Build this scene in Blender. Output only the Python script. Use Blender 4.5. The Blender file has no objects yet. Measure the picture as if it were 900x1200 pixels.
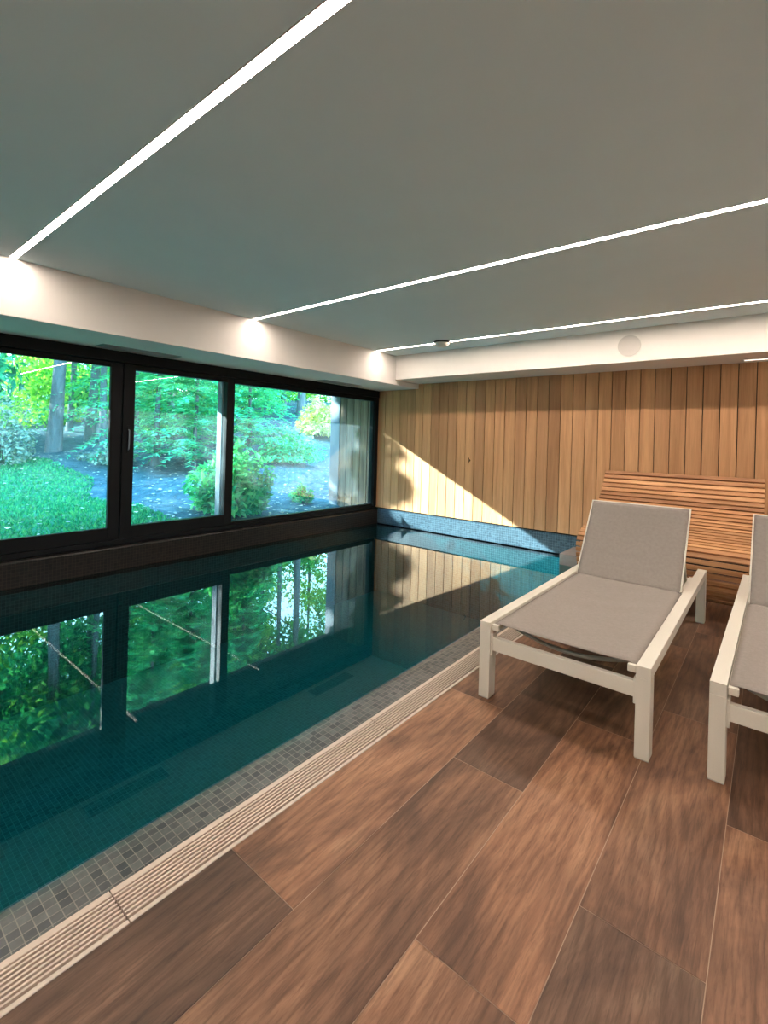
import bpy, bmesh, math, random
from mathutils import Vector, Matrix
random.seed(7)
scn = bpy.context.scene
COL = scn.collection
PI = math.pi

# ------------------------------------------------------------------ dimensions (metres, floor at z = 0)
CAM_H = 1.2
CEIL = 2.31
YB = 5.388          # timber wall
XG = -4.586         # glass plane
XC = -4.49          # pool-side face of the curb under the windows
XP = -1.485         # pool edge on the deck side
XD0, XD1 = -1.325, -1.197   # drain channel
BULK_X, BULK_Z = -3.81, 1.935
BEAM_Y, BEAM_Z = 4.863, 2.0
XR, YF = 2.4, -2.4  # right wall and the wall behind the camera
WATER = -0.012
POOL = -1.0
SUN_DIR = Vector((1, .70, -.525)).normalized()

# ------------------------------------------------------------------ materials
def newmat(name):
    m = bpy.data.materials.new(name); m.use_nodes = True
    nt = m.node_tree; nt.nodes.clear()
    out = nt.nodes.new('ShaderNodeOutputMaterial')
    return m, nt, out

def N(nt, kind, **kw):
    n = nt.nodes.new('ShaderNode' + kind)
    for k, v in kw.items():
        if k.startswith('i_'):
            n.inputs[k[2:].replace('_', ' ')].default_value = v
        else:
            setattr(n, k, v)
    return n

def L(nt, a, b): nt.links.new(a, b)

def ramp(nt, fac, stops, interp='LINEAR'):
    r = nt.nodes.new('ShaderNodeValToRGB'); r.color_ramp.interpolation = interp
    e = r.color_ramp.elements
    while len(e) < len(stops): e.new(.5)
    for el, (p, c) in zip(e, stops):
        el.position = p; el.color = (*c, 1) if len(c) == 3 else c
    L(nt, fac, r.inputs['Fac']); return r.outputs['Color']

def mixc(nt, fac, a, b, mode='MIX'):
    m = nt.nodes.new('ShaderNodeMix'); m.data_type = 'RGBA'; m.blend_type = mode
    for sock, v in ((m.inputs['Factor'], fac), (m.inputs[6], a), (m.inputs[7], b)):
        if hasattr(v, 'links'): L(nt, v, sock)
        elif isinstance(v, (int, float)): sock.default_value = v
        else: sock.default_value = (*v, 1)
    return m.outputs[2]

def math_(nt, op, a, b=None, clamp=False):
    m = nt.nodes.new('ShaderNodeMath'); m.operation = op; m.use_clamp = clamp
    for i, v in enumerate((a, b)):
        if v is None: continue
        if hasattr(v, 'links'): L(nt, v, m.inputs[i])
        else: m.inputs[i].default_value = v
    return m.outputs[0]

def coords(nt, scale=(1, 1, 1), attr=None, obj=True, amt=37.):
    tc = nt.nodes.new('ShaderNodeTexCoord')
    v = tc.outputs['Object']
    if attr:
        a = nt.nodes.new('ShaderNodeAttribute'); a.attribute_name = attr
        vm = nt.nodes.new('ShaderNodeVectorMath'); vm.operation = 'SCALE'
        vm.inputs[0].default_value = (amt, amt * 1.7, amt * .6); L(nt, a.outputs['Fac'], vm.inputs['Scale'])
        ad = nt.nodes.new('ShaderNodeVectorMath'); ad.operation = 'ADD'
        L(nt, v, ad.inputs[0]); L(nt, vm.outputs[0], ad.inputs[1]); v = ad.outputs[0]
    mp = nt.nodes.new('ShaderNodeMapping'); mp.inputs['Scale'].default_value = scale
    L(nt, v, mp.inputs['Vector']); return mp.outputs[0]

def noise(nt, vec, scale=1, detail=4, rough=.55, dist=0):
    n = nt.nodes.new('ShaderNodeTexNoise')
    n.inputs['Scale'].default_value = scale; n.inputs['Detail'].default_value = detail
    n.inputs['Roughness'].default_value = rough; n.inputs['Distortion'].default_value = dist
    if vec is not None: L(nt, vec, n.inputs['Vector'])
    return n.outputs['Fac']

def bump(nt, h, strength=.3, dist=.01):
    b = nt.nodes.new('ShaderNodeBump'); b.inputs['Strength'].default_value = strength
    b.inputs['Distance'].default_value = dist; L(nt, h, b.inputs['Height']); return b.outputs[0]

def principled(nt, out, col, rough=.5, metal=0, spec=.5, normal=None):
    p = nt.nodes.new('ShaderNodeBsdfPrincipled')
    for s, v in (('Base Color', col), ('Roughness', rough)):
        if hasattr(v, 'links'): L(nt, v, p.inputs[s])
        elif isinstance(v, (int, float)): p.inputs[s].default_value = v
        else: p.inputs[s].default_value = (*v, 1)
    p.inputs['Metallic'].default_value = metal
    p.inputs['Specular IOR Level'].default_value = spec
    if normal is not None: L(nt, normal, p.inputs['Normal'])
    L(nt, p.outputs[0], out.inputs['Surface']); return p

def plain(name, col, rough=.5, metal=0, var=.06, scale=30, bstr=.03, spec=.5):
    m, nt, out = newmat(name)
    n = noise(nt, coords(nt), scale, 3)
    lo = tuple(c * (1 - var) for c in col); hi = tuple(min(1, c * (1 + var)) for c in col)
    c = ramp(nt, n, [(.3, lo), (.7, hi)])
    principled(nt, out, c, rough, metal, spec, bump(nt, n, bstr, .002)); return m

def face_attr_fac(nt, name='rnd'):
    a = nt.nodes.new('ShaderNodeAttribute'); a.attribute_name = name; return a.outputs['Fac']

def mat_floor():
    m, nt, out = newmat('wood_look_tile')
    r = face_attr_fac(nt)
    v = coords(nt, (4.2, 1.1, 1), 'rnd')
    big = noise(nt, v, 1.0, 6, .6, 1.2)
    grain = noise(nt, coords(nt, (120, 9, 1), 'rnd'), 1, 6, .7, .5)
    w = nt.nodes.new('ShaderNodeTexWave'); w.wave_type = 'BANDS'; w.bands_direction = 'X'
    w.inputs['Scale'].default_value = 6; w.inputs['Distortion'].default_value = 22
    w.inputs['Detail'].default_value = 3; w.inputs['Detail Scale'].default_value = .55; w.inputs['Detail Roughness'].default_value = .6
    L(nt, coords(nt, (1.3, .22, 1), 'rnd'), w.inputs['Vector'])
    base = ramp(nt, big, [(.24, (.085, .052, .037)), (.40, (.19, .103, .064)), (.55, (.325, .175, .105)), (.76, (.48, .295, .185))])
    c = mixc(nt, math_(nt, 'MULTIPLY', math_(nt, 'POWER', w.outputs['Fac'], 2.), .40), base, mixc(nt, 1., base, (.42, .36, .33), 'MULTIPLY'))
    g = ramp(nt, grain, [(.34, (.42, .38, .36)), (.56, (1.0, 1.0, 1.0)), (.7, (1.12, 1.1, 1.08))])
    c = mixc(nt, .75, c, g, 'MULTIPLY')
    blot = noise(nt, coords(nt, (3.2, 1.3, 1), 'rnd', amt=91.), 1.0, 3, .5, 1.0)
    c = mixc(nt, .8, c, ramp(nt, blot, [(.30, (.50, .50, .52)), (.52, (.98, .96, .95)), (.7, (1.1, 1.08, 1.05))]), 'MULTIPLY')
    t = ramp(nt, r, [(0, (.50, .52, .55)), (.3, (.74, .72, .70)), (.65, (.90, .85, .82)), (1, (1.0, .92, .86))])
    c = mixc(nt, 1., c, t, 'MULTIPLY')
    rr = ramp(nt, grain, [(.2, (.42,) * 3), (.8, (.58,) * 3)])
    principled(nt, out, c, rr, 0, .35, bump(nt, grain, .12, .003)); return m

def mat_boards(name, lo, mid, hi, axis='z', rough=.6, attr='rnd', tint=.25):
    m, nt, out = newmat(name)
    sc = {'z': (26, 26, 1.1), 'x': (1.6, 40, 40), 'y': (26, 1.1, 26)}[axis]
    sf = {'z': (150, 150, 5), 'x': (6, 160, 160), 'y': (150, 5, 150)}[axis]
    big = noise(nt, coords(nt, sc, attr), .42, 4, .55, .8)
    fine = noise(nt, coords(nt, sf, attr), 1, 3, .6)
    c = ramp(nt, big, [(.3, lo), (.5, mid), (.72, hi)])
    g = ramp(nt, fine, [(.3, (.80,) * 3), (.65, (1.05,) * 3)])
    c = mixc(nt, .7, c, g, 'MULTIPLY')
    t = ramp(nt, face_attr_fac(nt, attr), [(0, (1 - tint, 1 - tint * 1.1, 1 - tint * 1.1)), (.5, (1, 1, 1)), (1, (1 + tint * .5, 1 + tint * .55, 1 + tint * .5))])
    c = mixc(nt, 1., c, t, 'MULTIPLY')
    principled(nt, out, c, rough, 0, .25, bump(nt, fine, .1, .002)); return m

def mat_mosaic(name, c1, c2, grout, rough=.3, pitch=.0272, spec=.5):
    m, nt, out = newmat(name)
    tc = nt.nodes.new('ShaderNodeTexCoord'); ge = nt.nodes.new('ShaderNodeNewGeometry')
    sp = nt.nodes.new('ShaderNodeSeparateXYZ'); L(nt, tc.outputs['Object'], sp.inputs[0])
    sn = nt.nodes.new('ShaderNodeSeparateXYZ'); L(nt, ge.outputs['Normal'], sn.inputs[0])
    isx = math_(nt, 'GREATER_THAN', math_(nt, 'ABSOLUTE', sn.outputs[0]), .6)
    isz = math_(nt, 'GREATER_THAN', math_(nt, 'ABSOLUTE', sn.outputs[2]), .6)
    def mixf(f, a, b):
        x = nt.nodes.new('ShaderNodeMix'); L(nt, f, x.inputs[0]); L(nt, a, x.inputs[2]); L(nt, b, x.inputs[3]); return x.outputs[0]
    u = mixf(isx, sp.outputs[0], sp.outputs[1])       # x normally, y on faces that look along x
    v = mixf(isz, sp.outputs[2], sp.outputs[1])       # z normally, y on level faces
    cb = nt.nodes.new('ShaderNodeCombineXYZ'); L(nt, u, cb.inputs[0]); L(nt, v, cb.inputs[1])
    b = nt.nodes.new('ShaderNodeTexBrick'); b.offset = 0; b.squash = 1
    b.inputs['Scale'].default_value = 1; b.inputs['Mortar Size'].default_value = .0012; b.inputs['Mortar Smooth'].default_value = .1
    b.inputs['Brick Width'].default_value = pitch; b.inputs['Row Height'].default_value = pitch
    b.inputs['Color1'].default_value = (*c1, 1); b.inputs['Color2'].default_value = (*c2, 1); b.inputs['Mortar'].default_value = (*grout, 1)
    L(nt, cb.outputs[0], b.inputs['Vector'])
    n = noise(nt, cb.outputs[0], 45, 4, .6)
    c = mixc(nt, .6, b.outputs['Color'], ramp(nt, n, [(.3, (.65,) * 3), (.7, (1.25,) * 3)]), 'MULTIPLY')
    principled(nt, out, c, rough, 0, spec, bump(nt, math_(nt, 'SUBTRACT', 1, b.outputs['Fac']), .35, .002)); return m

def fresnel(nt, ior):
    ge = nt.nodes.new('ShaderNodeNewGeometry')
    m = nt.nodes.new('ShaderNodeMix'); L(nt, ge.outputs['Backfacing'], m.inputs[0])
    m.inputs[2].default_value = ior; m.inputs[3].default_value = 1 / ior
    f = nt.nodes.new('ShaderNodeFresnel'); L(nt, m.outputs[0], f.inputs['IOR']); return f.outputs[0]

def mat_glass():
    m, nt, out = newmat('window_glass')
    tr = N(nt, 'BsdfTransparent'); tr.inputs[0].default_value = (.85, .965, .985, 1)
    gl = N(nt, 'BsdfGlossy'); gl.inputs['Roughness'].default_value = 0; gl.inputs['Color'].default_value = (1, 1, 1, 1)
    mx = N(nt, 'MixShader'); L(nt, fresnel(nt, 1.5), mx.inputs[0]); L(nt, tr.outputs[0], mx.inputs[1]); L(nt, gl.outputs[0], mx.inputs[2])
    # dried water marks running down the panes
    st = noise(nt, coords(nt, (60, 60, 3.5)), 1, 3, .7)
    bl = noise(nt, coords(nt, (1, 1, 1)), 1.6, 2, .5)
    k = math_(nt, 'MULTIPLY', ramp_f(nt, st, .42, .75), ramp_f(nt, bl, .40, .85))
    k = math_(nt, 'ADD', math_(nt, 'MULTIPLY', k, .065), .010)
    df = N(nt, 'BsdfTranslucent'); df.inputs[0].default_value = (.62, .88, 1, 1)
    m2 = N(nt, 'MixShader'); L(nt, k, m2.inputs[0]); L(nt, mx.outputs[0], m2.inputs[1]); L(nt, df.outputs[0], m2.inputs[2])
    L(nt, m2.outputs[0], out.inputs['Surface']); return m

def ramp_f(nt, fac, a, b):
    m = nt.nodes.new('ShaderNodeMapRange'); m.inputs['From Min'].default_value = a; m.inputs['From Max'].default_value = b
    L(nt, fac, m.inputs['Value']); return m.outputs[0]

def mat_water():
    m, nt, out = newmat('pool_water')
    tr = N(nt, 'BsdfTransparent'); tr.inputs[0].default_value = (.16, .64, .63, 1)
    gl = N(nt, 'BsdfGlossy'); gl.inputs['Roughness'].default_value = 0.0; gl.inputs['Color'].default_value = (1, 1, 1, 1)
    n = noise(nt, coords(nt, (1, 1, 1)), 3.0, 2, .5)
    L(nt, bump(nt, n, .006, .002), gl.inputs['Normal'])
    mx = N(nt, 'MixShader'); L(nt, fresnel(nt, 1.5), mx.inputs[0]); L(nt, tr.outputs[0], mx.inputs[1]); L(nt, gl.outputs[0], mx.inputs[2])
    L(nt, mx.outputs[0], out.inputs['Surface']); return m

def mat_emit(name, col, s):
    m, nt, out = newmat(name)
    e = N(nt, 'Emission'); e.inputs[0].default_value = (*col, 1); e.inputs[1].default_value = s
    L(nt, e.outputs[0], out.inputs['Surface']); return m

def mat_leaf(name, lo, mid, hi, trans=.4):
    m, nt, out = newmat(name)
    ge = nt.nodes.new('ShaderNodeNewGeometry')
    c = ramp(nt, ge.outputs['Random Per Island'], [(0, lo), (.55, mid), (1, hi)])
    d = N(nt, 'BsdfDiffuse'); L(nt, c, d.inputs[0])
    t = N(nt, 'BsdfTranslucent'); L(nt, mixc(nt, 1., c, (1.25, 1.3, .7), 'MULTIPLY'), t.inputs[0])
    mx = N(nt, 'MixShader'); mx.inputs[0].default_value = trans; L(nt, d.outputs[0], mx.inputs[1]); L(nt, t.outputs[0], mx.inputs[2])
    L(nt, mx.outputs[0], out.inputs['Surface']); return m

def mat_noise2(name, stops, scale, rough=.9, vecscale=(1, 1, 1), b=.4, bd=.03, detail=6):
    m, nt, out = newmat(name)
    n = noise(nt, coords(nt, vecscale), scale, detail, .65)
    principled(nt, out, ramp(nt, n, stops), rough, 0, .2, bump(nt, n, b, bd)); return m

def mat_fabric():
    m, nt, out = newmat('sling_fabric')
    w = []
    for ax in 'XY':
        x = nt.nodes.new('ShaderNodeTexWave'); x.bands_direction = ax; x.inputs['Scale'].default_value = 130
        L(nt, coords(nt), x.inputs['Vector']); w.append(x.outputs['Fac'])
    s = math_(nt, 'MULTIPLY', math_(nt, 'ADD', w[0], w[1]), .5)
    n = noise(nt, coords(nt, (1, 1, 1)), 60, 4)
    c = mixc(nt, s, (.225, .195, .175), (.345, .305, .275))
    c = mixc(nt, .5, c, ramp(nt, n, [(.3, (.85,) * 3), (.7, (1.1,) * 3)]), 'MULTIPLY')
    principled(nt, out, c, .8, 0, .2, bump(nt, s, .1, .001)); return m

M = {}
M['floor'] = mat_floor()
M['grout'] = plain('floor_grout', (.36, .25, .18), .8)
M['cedar'] = mat_boards('cedar_boards', (.44, .225, .105), (.56, .30, .145), (.64, .365, .185), 'z', .55, tint=.22)
M['slat'] = mat_boards('cedar_slats', (.38, .18, .08), (.52, .26, .12), (.64, .36, .175), 'x', .5, tint=.3)
M['outplank'] = mat_boards('weathered_planks', (.12, .08, .055), (.26, .17, .11), (.42, .28, .18), 'z', .7, tint=.3)
M['black_gap'] = plain('shadow_gap', (.02, .016, .012), .9)
M['white'] = plain('white_plaster', (.86, .855, .84), .85, var=.01, scale=4, bstr=.02, spec=.2)
M['ceiling_paint'] = plain('daylight_tinted_paint', (.77, .92, .96), .8, var=.01, scale=4, bstr=.02, spec=.2)  # blue cast of the daylight is put into this even base colour
M['plaster_side'] = plain('cream_plaster', (.80, .765, .715), .85, var=.02, scale=4, bstr=.02, spec=.2)
M['mosaic'] = mat_mosaic('slate_mosaic', (.030, .038, .042), (.105, .11, .108), (.20, .185, .16), .35)
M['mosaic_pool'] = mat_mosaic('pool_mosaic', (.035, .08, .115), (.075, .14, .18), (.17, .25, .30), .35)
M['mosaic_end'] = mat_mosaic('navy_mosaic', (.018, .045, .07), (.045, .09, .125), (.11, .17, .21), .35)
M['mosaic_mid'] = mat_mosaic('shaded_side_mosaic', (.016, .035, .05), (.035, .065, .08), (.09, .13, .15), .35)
M['mosaic_dark'] = mat_mosaic('dark_mosaic', (.005, .006, .007), (.013, .013, .013), (.038, .030, .022), .3, spec=.3)
M['stone'] = plain('grey_stone', (.30, .28, .27), .5)
M['frame'] = plain('black_aluminium', (.003, .0045, .006), .5, 0, .1, spec=.2)
M['alu'] = plain('grey_aluminium', (.15, .20, .235), .5, .1, .04)
M['glass'] = mat_glass()
M['water'] = mat_water()
M['strip'] = mat_emit('strip_diffuser', (1, .845, .735), 55)
M['strip_housing'] = plain('strip_housing', (.5, .48, .45), .5)
M['slot'] = mat_emit('slot_diffuser', (1, .88, .74), 1.6)
M['metal'] = plain('cream_powder_coat', (.70, .67, .58), .42, 0, .02, 200, .03)
M['grate'] = plain('grate_polymer', (.56, .455, .38), .4, 0, .05, 80)
M['channel'] = plain('channel_dark', (.03, .026, .022), .8)
M['fabric'] = mat_fabric()
M['bow'] = plain('grey_tube', (.38, .42, .38), .4)
M['rubber'] = plain('grey_plastic', (.45, .43, .39), .6)
M['speaker'] = plain('speaker_mesh', (.56, .53, .49), .8, 0, .12, 900, .2)
M['plastic'] = plain('white_plastic', (.78, .76, .70), .45)
M['dark'] = plain('dark_plastic', (.05, .045, .04), .6)
M['vent'] = plain('vent_metal', (.30, .33, .34), .5)
M['vent_dark'] = plain('vent_recess', (.12, .14, .15), .6)
M['brass'] = plain('aged_brass', (.16, .09, .035), .4, .7)
M['grass'] = mat_leaf('grass_blades', (.012, .18, .09), (.025, .32, .15), (.14, .48, .18), .35)
M['lawn'] = mat_noise2('lawn_turf', [(.3, (.012, .12, .065)), (.7, (.035, .24, .115))], 22)
M['mulch'] = mat_noise2('ground_mulch', [(.3, (.012, .05, .062)), (.5, (.03, .09, .11)), (.72, (.10, .165, .19))], 5, b=.8, bd=.08, detail=10)
M['leaf_green'] = mat_leaf('broad_leaves_green', (.015, .17, .075), (.04, .36, .12), (.22, .58, .12))
M['leaf_lime'] = mat_leaf('broad_leaves_lime', (.05, .30, .08), (.20, .52, .10), (.55, .72, .14), .5)
M['leaf_teal'] = mat_leaf('broad_leaves_teal', (.008, .13, .085), (.02, .26, .14), (.07, .44, .19))
M['needle'] = mat_leaf('pine_needles', (.03, .32, .20), (.07, .50, .30), (.22, .72, .36), .4)
M['shrubleaf'] = mat_leaf('shrub_leaves', (.02, .26, .12), (.05, .43, .18), (.20, .64, .27), .35)
M['paleleaf'] = mat_leaf('pale_leaves', (.30, .42, .14), (.62, .62, .28), (.85, .80, .45), .4)
M['twig'] = mat_leaf('thin_twigs', (.10, .20, .17), (.22, .34, .27), (.36, .46, .32), .2)
M['litter'] = mat_leaf('leaf_litter', (.35, .40, .38), (.60, .62, .55), (.85, .82, .62), .2)
M['bark'] = mat_noise2('bark', [(.3, (.05, .075, .075)), (.55, (.11, .14, .14)), (.8, (.20, .24, .22))], 2, .9, (6, 6, 1.2), .8, .05)
M['soffit'] = plain('dark_stained_timber', (.05, .04, .035), .8)
M['render'] = plain('outside_render', (.35, .34, .32), .9)

# ------------------------------------------------------------------ mesh helpers
class MB:
    def __init__(s): s.v = []; s.f = []; s.m = []; s.r = []; s.smooth = []
    def add(s, vs, fs, mi=0, rnd=None, smooth=False):
        o = len(s.v); s.v += [tuple(p) for p in vs]
        for f in fs:
            s.f.append(tuple(i + o for i in f)); s.m.append(mi); s.r.append(random.random() if rnd is None else rnd); s.smooth.append(smooth)
        return s
    def box(s, x0, x1, y0, y1, z0, z1, mi=0, rnd=None, b=0.0, mat=None):
        if rnd is None: rnd = random.random()
        bm = bmesh.new(); bmesh.ops.create_cube(bm, size=1)
        for v in bm.verts:
            v.co = Vector(((x0 + x1) / 2 + v.co.x * (x1 - x0), (y0 + y1) / 2 + v.co.y * (y1 - y0), (z0 + z1) / 2 + v.co.z * (z1 - z0)))
        if b > 0: bmesh.ops.bevel(bm, geom=bm.edges[:], offset=b, segments=2, affect='EDGES', profile=.6)
        if mat is not None: bm.transform(mat)
        s.frombm(bm, mi, rnd); return s
    def frombm(s, bm, mi=0, rnd=None, smooth=False):
        bm.verts.index_update()
        s.add([v.co[:] for v in bm.verts], [[v.index for v in f.verts] for f in bm.faces], mi, rnd, smooth); bm.free()
    def prism(s, prof, a0, a1, axis='x', mi=0, rnd=None):
        n = len(prof)
        def P(a, p):
            return {'x': (a, p[0], p[1]), 'y': (p[0], a, p[1]), 'z': (p[0], p[1], a)}[axis]
        vs = [P(a0, p) for p in prof] + [P(a1, p) for p in prof]
        fs = [list(range(n))[::-1], list(range(n, 2 * n))] + [[i, (i + 1) % n, n + (i + 1) % n, n + i] for i in range(n)]
        s.add(vs, fs, mi, random.random() if rnd is None else rnd); return s
    def tube(s, pts, r, n=10, mi=0, cap=True, rnd=None):
        pts = [Vector(p) for p in pts]; rr = r if isinstance(r, (list, tuple)) else [r] * len(pts)
        vs = []; fs = []
        for i, p in enumerate(pts):
            t = (pts[min(i + 1, len(pts) - 1)] - pts[max(i - 1, 0)]).normalized()
            up = Vector((0, 0, 1)) if abs(t.z) < .9 else Vector((1, 0, 0))
            a = t.cross(up).normalized(); b = t.cross(a).normalized()
            for k in range(n):
                th = 2 * PI * k / n; vs.append(p + (a * math.cos(th) + b * math.sin(th)) * rr[i])
        for i in range(len(pts) - 1):
            for k in range(n):
                fs.append([i * n + k, i * n + (k + 1) % n, (i + 1) * n + (k + 1) % n, (i + 1) * n + k])
        if cap: fs.append(list(range(n))); fs.append([(len(pts) - 1) * n + k for k in range(n)][::-1])
        s.add(vs, fs, mi, .5 if rnd is None else rnd, True); return s
    def disc(s, c, r, z0, z1, n=40, mi=0, axis='z'):
        prof = [(c[0] + r * math.cos(2 * PI * k / n), c[1] + r * math.sin(2 * PI * k / n)) for k in range(n)]
        return s.prism(prof, z0, z1, axis, mi)
    def build(s, name, mats, parent=None, bevel=0, fixn=True, **props):
        me = bpy.data.meshes.new(name); me.from_pydata(s.v, [], s.f)
        if not isinstance(mats, (list, tuple)): mats = [mats]
        for m in mats: me.materials.append(m)
        me.polygons.foreach_set('material_index', s.m)
        me.polygons.foreach_set('use_smooth', s.smooth)
        at = me.attributes.new('rnd', 'FLOAT', 'FACE'); at.data.foreach_set('value', s.r)
        me.update()
        if fixn and len(s.v) < 30000:
            bm = bmesh.new(); bm.from_mesh(me); bmesh.ops.recalc_face_normals(bm, faces=bm.faces[:]); bm.to_mesh(me); bm.free()
        o = bpy.data.objects.new(name, me); COL.objects.link(o)
        if parent is not None: o.parent = parent
        if bevel:
            bv = o.modifiers.new('b', 'BEVEL'); bv.width = bevel; bv.segments = 2; bv.limit_method = 'ANGLE'
        for k, v in props.items(): o[k] = v
        return o

def tag(o, label, cat, group=None, kind=None):
    if label: o['label'] = label
    if cat: o['category'] = cat
    if group: o['group'] = group
    if kind: o['kind'] = kind
    return o

def empty(name, loc=(0, 0, 0), rz=0):
    o = bpy.data.objects.new(name, None); COL.objects.link(o); o.location = loc; o.rotation_euler = (0, 0, rz)
    o.empty_display_size = .1; return o

def struct(o): o['kind'] = 'structure'; return o

def copy_tree(o, parent=None):
    c = o.copy(); COL.objects.link(c)
    if parent is not None: c.parent = parent
    for ch in [k for k in bpy.data.objects if k.parent == o]: copy_tree(ch, c)
    return c

# ================================================================== ROOM
# floor: wood-look tiles, laid lengthwise along the pool
TW, TL = .2767, 1.22
rows = [(.815, 0), (1.60, 1), (.96, 2), (1.31, 3), (1.90, 4)]
rnds = {(1, 1): .35, (0, -1): .02, (0, 0): .80, (1, -1): .42, (1, 0): .05, (2, 0): .95, (2, -1): .55, (3, -1): .08, (3, 0): .62, (4, -1): .60, (1, -2): .3, (4, 0): .2, (0, 1): .5, (2, 1): .3}
fl = MB()
fl.add([(XD1, YF, -.0015), (XR, YF, -.0015), (XR, YB, -.0015), (XD1, YB, -.0015)], [[0, 1, 2, 3]], 1)
i = 0; x = XD1
while x < XR:
    j0 = rows[i % 5][0] if i < 5 else rows[(i * 3) % 5][0] + .3
    k = -4
    while j0 + k * TL < YB:
        y0, y1 = max(YF, j0 + k * TL), min(YB, j0 + (k + 1) * TL)
        if y1 > y0 + .01:
            r = rnds.get((i, k), random.random())
            x1 = min(XR, x + TW); g = .0011
            fl.add([(x + g, y0 + g, 0), (x1 - g, y0 + g, 0), (x1 - g, y1 - g, 0), (x + g, y1 - g, 0)], [[0, 1, 2, 3]], 0, r)
        k += 1
    x += TW; i += 1
struct(fl.build('floor', [M['floor'], M['grout']], fixn=False))

# pool: basin, coping, curb
b = MB()
b.add([(XC, YF, POOL), (XP, YF, POOL), (XP, YB, POOL), (XC, YB, POOL)], [[0, 1, 2, 3]])                 # floor
b.add([(XC, YB, POOL), (XP, YB, POOL), (XP, YB, -.0), (XC, YB, -.0)], [[0, 1, 2, 3]])                  # far wall
b.add([(XP, YF, POOL), (XP, YF, -.02), (XP, YB, -.02), (XP, YB, POOL)], [[0, 1, 2, 3]])
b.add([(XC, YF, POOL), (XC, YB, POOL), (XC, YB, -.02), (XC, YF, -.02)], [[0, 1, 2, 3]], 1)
b.add([(XC, YF, POOL), (XP, YF, POOL), (XP, YF, -.02), (XC, YF, -.02)], [[0, 1, 2, 3]])
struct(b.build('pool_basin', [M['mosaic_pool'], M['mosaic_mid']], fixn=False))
b = MB().prism([(XP, -.02), (XP + .006, -.012), (XP + .022, -.003), (XP + .05, 0), (XD0, 0), (XD0, -.06), (XP, -.06)], YF, YB, 'y')
struct(b.build('pool_coping_slab', M['mosaic']))
b = MB().prism([(XC, -.05), (XC, .180), (XC - .006, .193), (XC - .018, .200), (-4.62, .206), (-4.62, -.05)], YF, YB, 'y')
struct(b.build('pool_curb_wall', M['mosaic_dark'])); 
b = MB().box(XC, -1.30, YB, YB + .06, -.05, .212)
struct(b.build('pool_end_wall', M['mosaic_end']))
b = MB().box(-1.672, -1.30, 4.94, YB, -.3, .10, b=.003)
struct(b.build('pool_corner_slab', M['stone']))
w = MB().add([(XC, YF, WATER), (XP, YF, WATER), (XP, YB, WATER), (XC, YB, WATER)], [[0, 1, 2, 3]])
struct(w.build('pool_water', M['water'], fixn=False))
# drain channel bed
b = MB()
b.add([(XD0, YF, -.05), (XD1, YF, -.05), (XD1, YB, -.05), (XD0, YB, -.05)], [[0, 1, 2, 3]])
b.add([(XD1, YF, -.05), (XD1, YF, -.0016), (XD1, YB, -.0016), (XD1, YB, -.05)], [[0, 1, 2, 3]])
b.add([(XD0, YF, -.05), (XD0, YB, -.05), (XD0, YB, -.004), (XD0, YF, -.004)], [[0, 1, 2, 3]])
struct(b.build('floor_channel_trim', M['channel'], fixn=False))

def make_grate(y0, ylen):
    root = empty('drain_grate', ((XD0 + XD1) / 2, y0, -.02))
    W = (XD1 - XD0) / 2; z = .0205
    q = MB()
    q.box(-W + .001, -W + .020, .001, ylen - .001, 0, z, b=.002)
    q.build('border_bar', M['grate'], root)
    q = MB(); q.box(W - .013, W - .001, .001, ylen - .001, 0, z, b=.002)
    q.build('border_bar', M['grate'], root)
    q = MB(); n = 7; x0, x1 = -W + .0235, W - .016
    p = (x1 - x0) / n
    for k in range(n):
        q.box(x0 + k * p + .0006, x0 + k * p + p - .0062, .0015, ylen - .0015, .006, z - .001, b=.0012)
    q.build('slotted_top', M['grate'], root)
    q = MB(); yy = .03
    while yy < ylen - .02:
        q.box(-W + .002, W - .002, yy, yy + .006, .001, .0125); yy += .0667
    q.build('cross_rib', M['grate'], root, kind='stuff')
    return root
yj = [-.55, .533, 1.573, 2.613, 3.653, 4.693, YB]
lab = ['drain grate section at the bottom of the picture, beside the darkest floor tile',
       'slotted cream drain grate, second length from the camera, ending at the joint before the lounger',
       'slotted drain grate running past the front leg of the first sun lounger',
       'slotted drain grate section hidden beside the middle of the sun lounger',
       'slotted drain grate section beside the rear leg of the sun lounger',
       'short slotted drain grate near the timber wall']
protos = make_grate(yj[0], yj[1] - yj[0]); tag(protos, lab[0], 'drain grate', 'drain grates along the pool edge')
for k in range(1, 4):
    g = make_grate(yj[k], yj[k + 1] - yj[k]); tag(g, lab[k], 'drain grate', 'drain grates along the pool edge')

# walls
def boards_wall(name, x0, x1, z0, z1, y, pitch, phase, mats, depth=.02, bev=.0018, gap=.0034):
    q = MB(); q.box(x0, x1, y + depth - .002, y + depth + .1, z0 - .02, z1 + .05, 1)
    k0 = math.floor((x0 - phase) / pitch) - 1; xx = phase + k0 * pitch
    while xx < x1:
        a, c = max(xx, x0), min(xx + pitch, x1)
        if c - a > .004: q.box(a + gap, c - gap, y, y + depth, z0, z1, 0, random.random(), b=bev)
        xx += pitch
    return q.build(name, mats)
struct(boards_wall('wall_back', -4.60, XR, .228, 2.30, YB, .1334, -.123, [M['cedar'], M['black_gap']]))
struct(MB().box(-4.60, XR, YB + .021, YB + .13, -.3, .21).build('wall_back_base_trim', M['black_gap']))
struct(MB().box(XR, XR + .1, YF - .1, YB + .1, -.1, 2.5).build('wall_right', M['white']))
struct(MB().box(-4.75, XR + .1, YF - .1, YF, -1.1, 2.5).build('wall_front', M['white']))
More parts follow.
